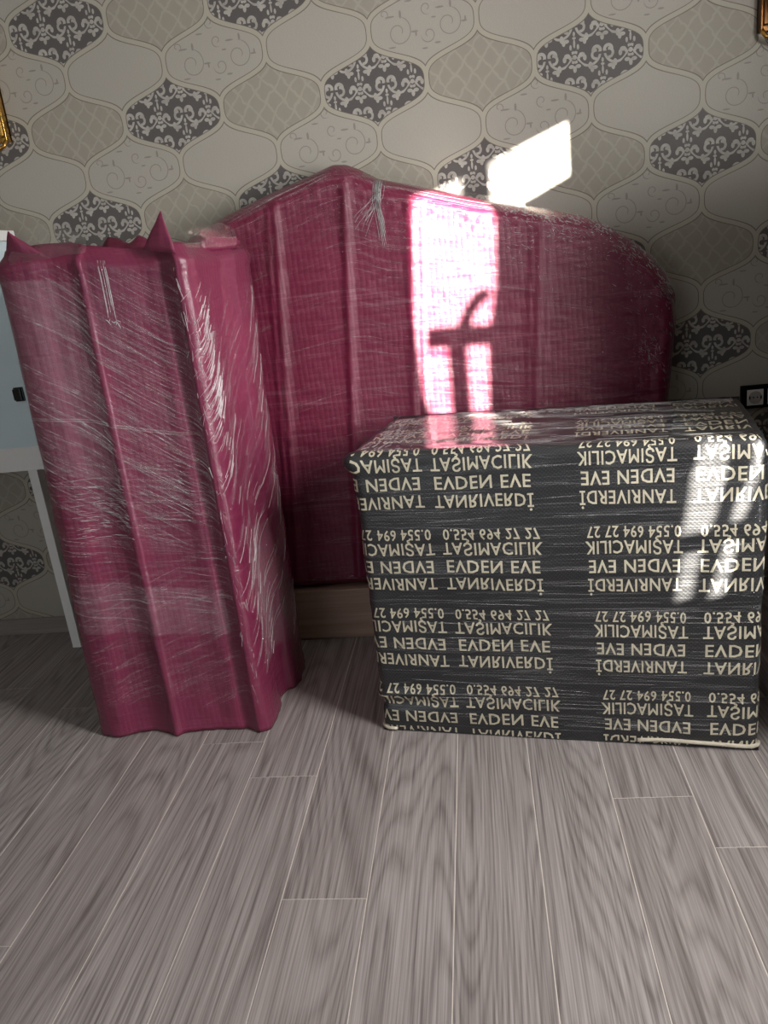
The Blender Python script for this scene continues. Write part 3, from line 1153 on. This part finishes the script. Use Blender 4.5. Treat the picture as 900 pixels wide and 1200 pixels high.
for ci, (sc_, flip) in enumerate(COLS):
    for blk in range(-1, 6):
        t0 = 0.004 + blk * 0.2475
        for li in range(4):
            tl = t0 + li * 0.0540 - (0.0105 if li == 3 else 0)
            if tl < 0.0: continue
            if tl > BH + BD - 0.06: continue
            co, fs = proto[li]
            sl_ = sc_ + 0.010 - 0.0135 * (blk - 1) + (0.006 if flip < 0 else 0)
            if flip > 0 and ci == 1: sl_ += 0.006
            wd = LW[li] * (0.88 if ci == 2 else 1.0)
            cap = CAP * (0.86 if li == 3 else 1.0)
            V = []
            keep = []
            for x_, y_ in co:
                s = sl_ + (x_ if flip > 0 else -x_) * wd
                t = tl - y_ * cap + 0.004 * nz(s * 5, tl * 6, 3) + 0.0025 * nz(s * 17, tl * 9, 5)
                s += 0.003 * nz(s * 8, tl * 20, 9)
                if blk == 0: t += 0.010 * (s - 0.4)
                if t < 0.004 and blk <= 0: ok = False
                elif t > BH - BR * 1.2 and not (0.012 < s < BW - 0.012): ok = False
                elif t > BH + BD - 0.05: ok = False
                elif s < -0.3 or s > 1.36: ok = False
                else: ok = True
                p, n = bmap(s, max(t, 0.0), 0.0013)
                V.append(p); keep.append(ok)
            for fw in fs:
                Fq = [f if flip < 0 else f[::-1] for f in fw if all(keep[i] for i in f)]
                if not Fq: continue
                used = sorted({i for f in Fq for i in f})
                mp = {k: q for q, k in enumerate(used)}
                me = bpy.data.meshes.new('printed_word')
                me.from_pydata([tuple(V[k]) for k in used], [], [[mp[k] for k in f] for f in Fq])
                pt_part('printed_word', me, M['print'], bx, False)

rd = random.Random(21)
sp, spf, sph = [], [], []
for _ in range(520):
    s = rd.uniform(-0.02, 1.02); t = rd.uniform(0.03, 0.87)
    L = rd.uniform(0.05, 0.40)
    (sp if rd.random() < .16 else spf).append((s, t, min(1.09, s + L), t + L * rd.gauss(0.01, .025), rd.uniform(.0005, .0012), rd.uniform(.0006, .0016), 10))
for _ in range(170):   # top
    s = rd.uniform(0.03, 0.9); t = rd.uniform(BH + 0.01, BH + BD - 0.06)
    L = rd.uniform(0.05, 0.30)
    (sp if rd.random() < .4 else spf).append((s, t, min(1.05, s + L), min(BH + BD - .06, t + L * rd.gauss(-.08, .10)), rd.uniform(.0006, .0016), rd.uniform(.0008, .0025), 8))
for _ in range(180):
    s = abs(rd.gauss(.0, .07)) + .02; t = BH + rd.uniform(.02, BD - .08)
    sph.append((s, t, s + rd.gauss(.006, .004), t + rd.uniform(.005, .03), .0009, .002, 3))
for _ in range(160):
    s = rd.uniform(.02, 1.05); t = BH + BD - .05 - abs(rd.gauss(0, .03))
    sph.append((s, t, s + rd.uniform(.01, .06), t + rd.gauss(0, .008), .0009, .002, 4))
strands('stretch_film', bx, bmS, sp, M['strand'], seed=31)
strands('fine_stretch_film', bx, bmS, spf, M['strand_fine'], seed=32)
strands('film_crease', bx, bmS, sph, M['strand_hi'], seed=33)
M['taut'] = m_clear('taut_film', 0.05, 10, 0.12)
film_patch(bmS, bx, [(0.0, BH + 0.004), (BW, BH + 0.004), (BW, BH + BD - 0.03), (0.0, BH + BD - 0.03)], 90, 30, 0.005, M['taut'], 'taut_film')
# cream binding along the hem
bm = bmesh.new()
add_tube(bm, [bmap(lerp(.76, 1.095, i / 20), 0.016 + 0.012 * math.sin(i / 20 * 2.6) * (1 - i / 20) - 0.004 * i / 20, 0.004)[0] for i in range(21)], 0.0055)
pt_part('hem_binding', bm, M['hem'], bx)
bm = bmesh.new()
add_tube(bm, [bmap(lerp(-.03, .045, i / 8), 0.010, 0.003)[0] for i in range(9)], 0.005)
pt_part('hem_binding', bm, M['hem'], bx)

# ------------------------------------------------------------------ white and pale blue unit at the left
ds = empty('panel_desk', (-2.2, -0.16, 0))
tag(ds, 'white unit with pale blue panel on a thin leg behind the tall bundle', 'desk')


def dpart(name, bm, mat):
    o = obj(name, bm, mat)
    o.parent = ds
    o.location = -Vector(ds.location)
    return o


dpart('leg', box(-1.768, -1.73, -0.175, -0.05, 0.0, 0.79, bev=.002), M['white'])
dpart('leg', box(-2.70, -2.662, -0.175, -0.05, 0.0, 0.79, bev=.002), M['white'])
dpart('bottom_rail', box(-2.70, -1.66, -0.185, -0.05, 0.775, 0.868, bev=.003), M['white'])
dpart('panel', box(-2.68, -1.67, -0.180, -0.06, 0.866, 1.62, bev=.002), M['blue'])
dpart('top_rail', box(-2.70, -1.66, -0.185, -0.05, 1.618, 1.655, bev=.003), M['white'])
bm = box(-1.736, -1.700, -0.188, -0.178, 1.045, 1.098, bev=.002)
add_box(bm, -1.737, -1.705, -0.196, -0.186, 1.050, 1.093, bev=.003)
dpart('clip', bm, M['black'])

# ------------------------------------------------------------------ wall lamps
def sconce(x, label, sgn):
    e = empty('wall_lamp', (x, 0, 1.955))
    tag(e, label, 'lamp', 'brass wall lamps')

    def p(name, bm, mat):
        o = obj(name, bm, mat, e, True)
        o.location = (-x, 0, -1.955)
        return o
    bm = box(x - .05, x + .05, -.018, 0, 1.955, 2.24, bev=.004)
    add_box(bm, x - .040, x + .040, -.030, -.01, 1.972, 2.225, bev=.006)
    add_box(bm, x - .050, x - .042, -.040, 0, 1.955, 2.24, bev=.002)
    add_box(bm, x + .042, x + .050, -.040, 0, 1.955, 2.24, bev=.002)
    p('backplate', bm, M['gold'] if sgn < 0 else M['bronze'])
    bm = bmesh.new()
    pts = [(x, -.03, 2.02), (x, -.07, 1.99), (x, -.11, 1.97), (x, -.15, 1.985), (x, -.165, 2.03)]
    add_tube(bm, pts, [.009, .008, .008, .008, .010], 10)
    add_tube(bm, [(x - .048, -.03, 1.965), (x - .035, -.045, 1.938), (x, -.05, 1.925), (x + .035, -.045, 1.938), (x + .048, -.03, 1.965)], .007, 10)
    p('arm', bm, M['gold'])
    bm = add_lathe(bmesh.new(), [(.008, 2.02), (.026, 2.03), (.030, 2.045), (.012, 2.05)], (x, -.165, 0))
    p('cup', bm, M['gold'])
    bm = add_lathe(bmesh.new(), [(.045, 2.09), (.060, 2.09), (.042, 2.22), (.030, 2.22)], (x, -.165, 0))
    p('lamp_shade', bm, M['shade'])
    bm = add_lathe(bmesh.new(), [(.010, 2.04), (.010, 2.10), (.016, 2.12), (.012, 2.15), (.002, 2.17)], (x, -.165, 0), n=16)
    p('bulb', bm, M['shade'])


sconce(-1.660, 'brass wall lamp on the wallpaper over the tall plum bundle', -1)
sconce(1.022, 'bronze wall lamp on the wallpaper high above the power socket', 1)

# ------------------------------------------------------------------ power socket
ou = empty('power_socket', (1.025, 0, 0.772))
tag(ou, 'black framed socket plate with white round power outlet on the wallpaper', 'socket')


def opart(name, bm, mat, sm=False):
    o = obj(name, bm, mat, ou, sm)
    o.location = -Vector(ou.location)
    return o


opart('frame', box(.947, 1.105, -.010, 0, .732, .818, bev=.003), M['black'])
for cx in (.9985, 1.0705):
    pl = opart('insert', box(cx - .0285, cx + .0285, -.0135, -.004, .7435, .8010, bev=.0015), M['socket'])
    ring = add_lathe(bmesh.new(), [(.0235, -.0142), (.0235, -.0130), (.0185, -.0130), (.0180, -.0139)], (cx, 0, .772), 'Y', 28)
    o = obj('recess', ring, M['socket_in'], pl)
    for dx in (-.0065, .0065):
        h = add_lathe(bmesh.new(), [(.0026, -.0146), (.0026, -.0136)], (cx + dx, 0, .773), 'Y', 12)
        obj('pin_hole', h, M['black'], pl)
    for a in (-1, 1):
        c = box(cx + a * .0195 - .0022, cx + a * .0195 + .0022, -.0147, -.0135, .766, .778)
        obj('earth_clip', c, M['black'], pl)
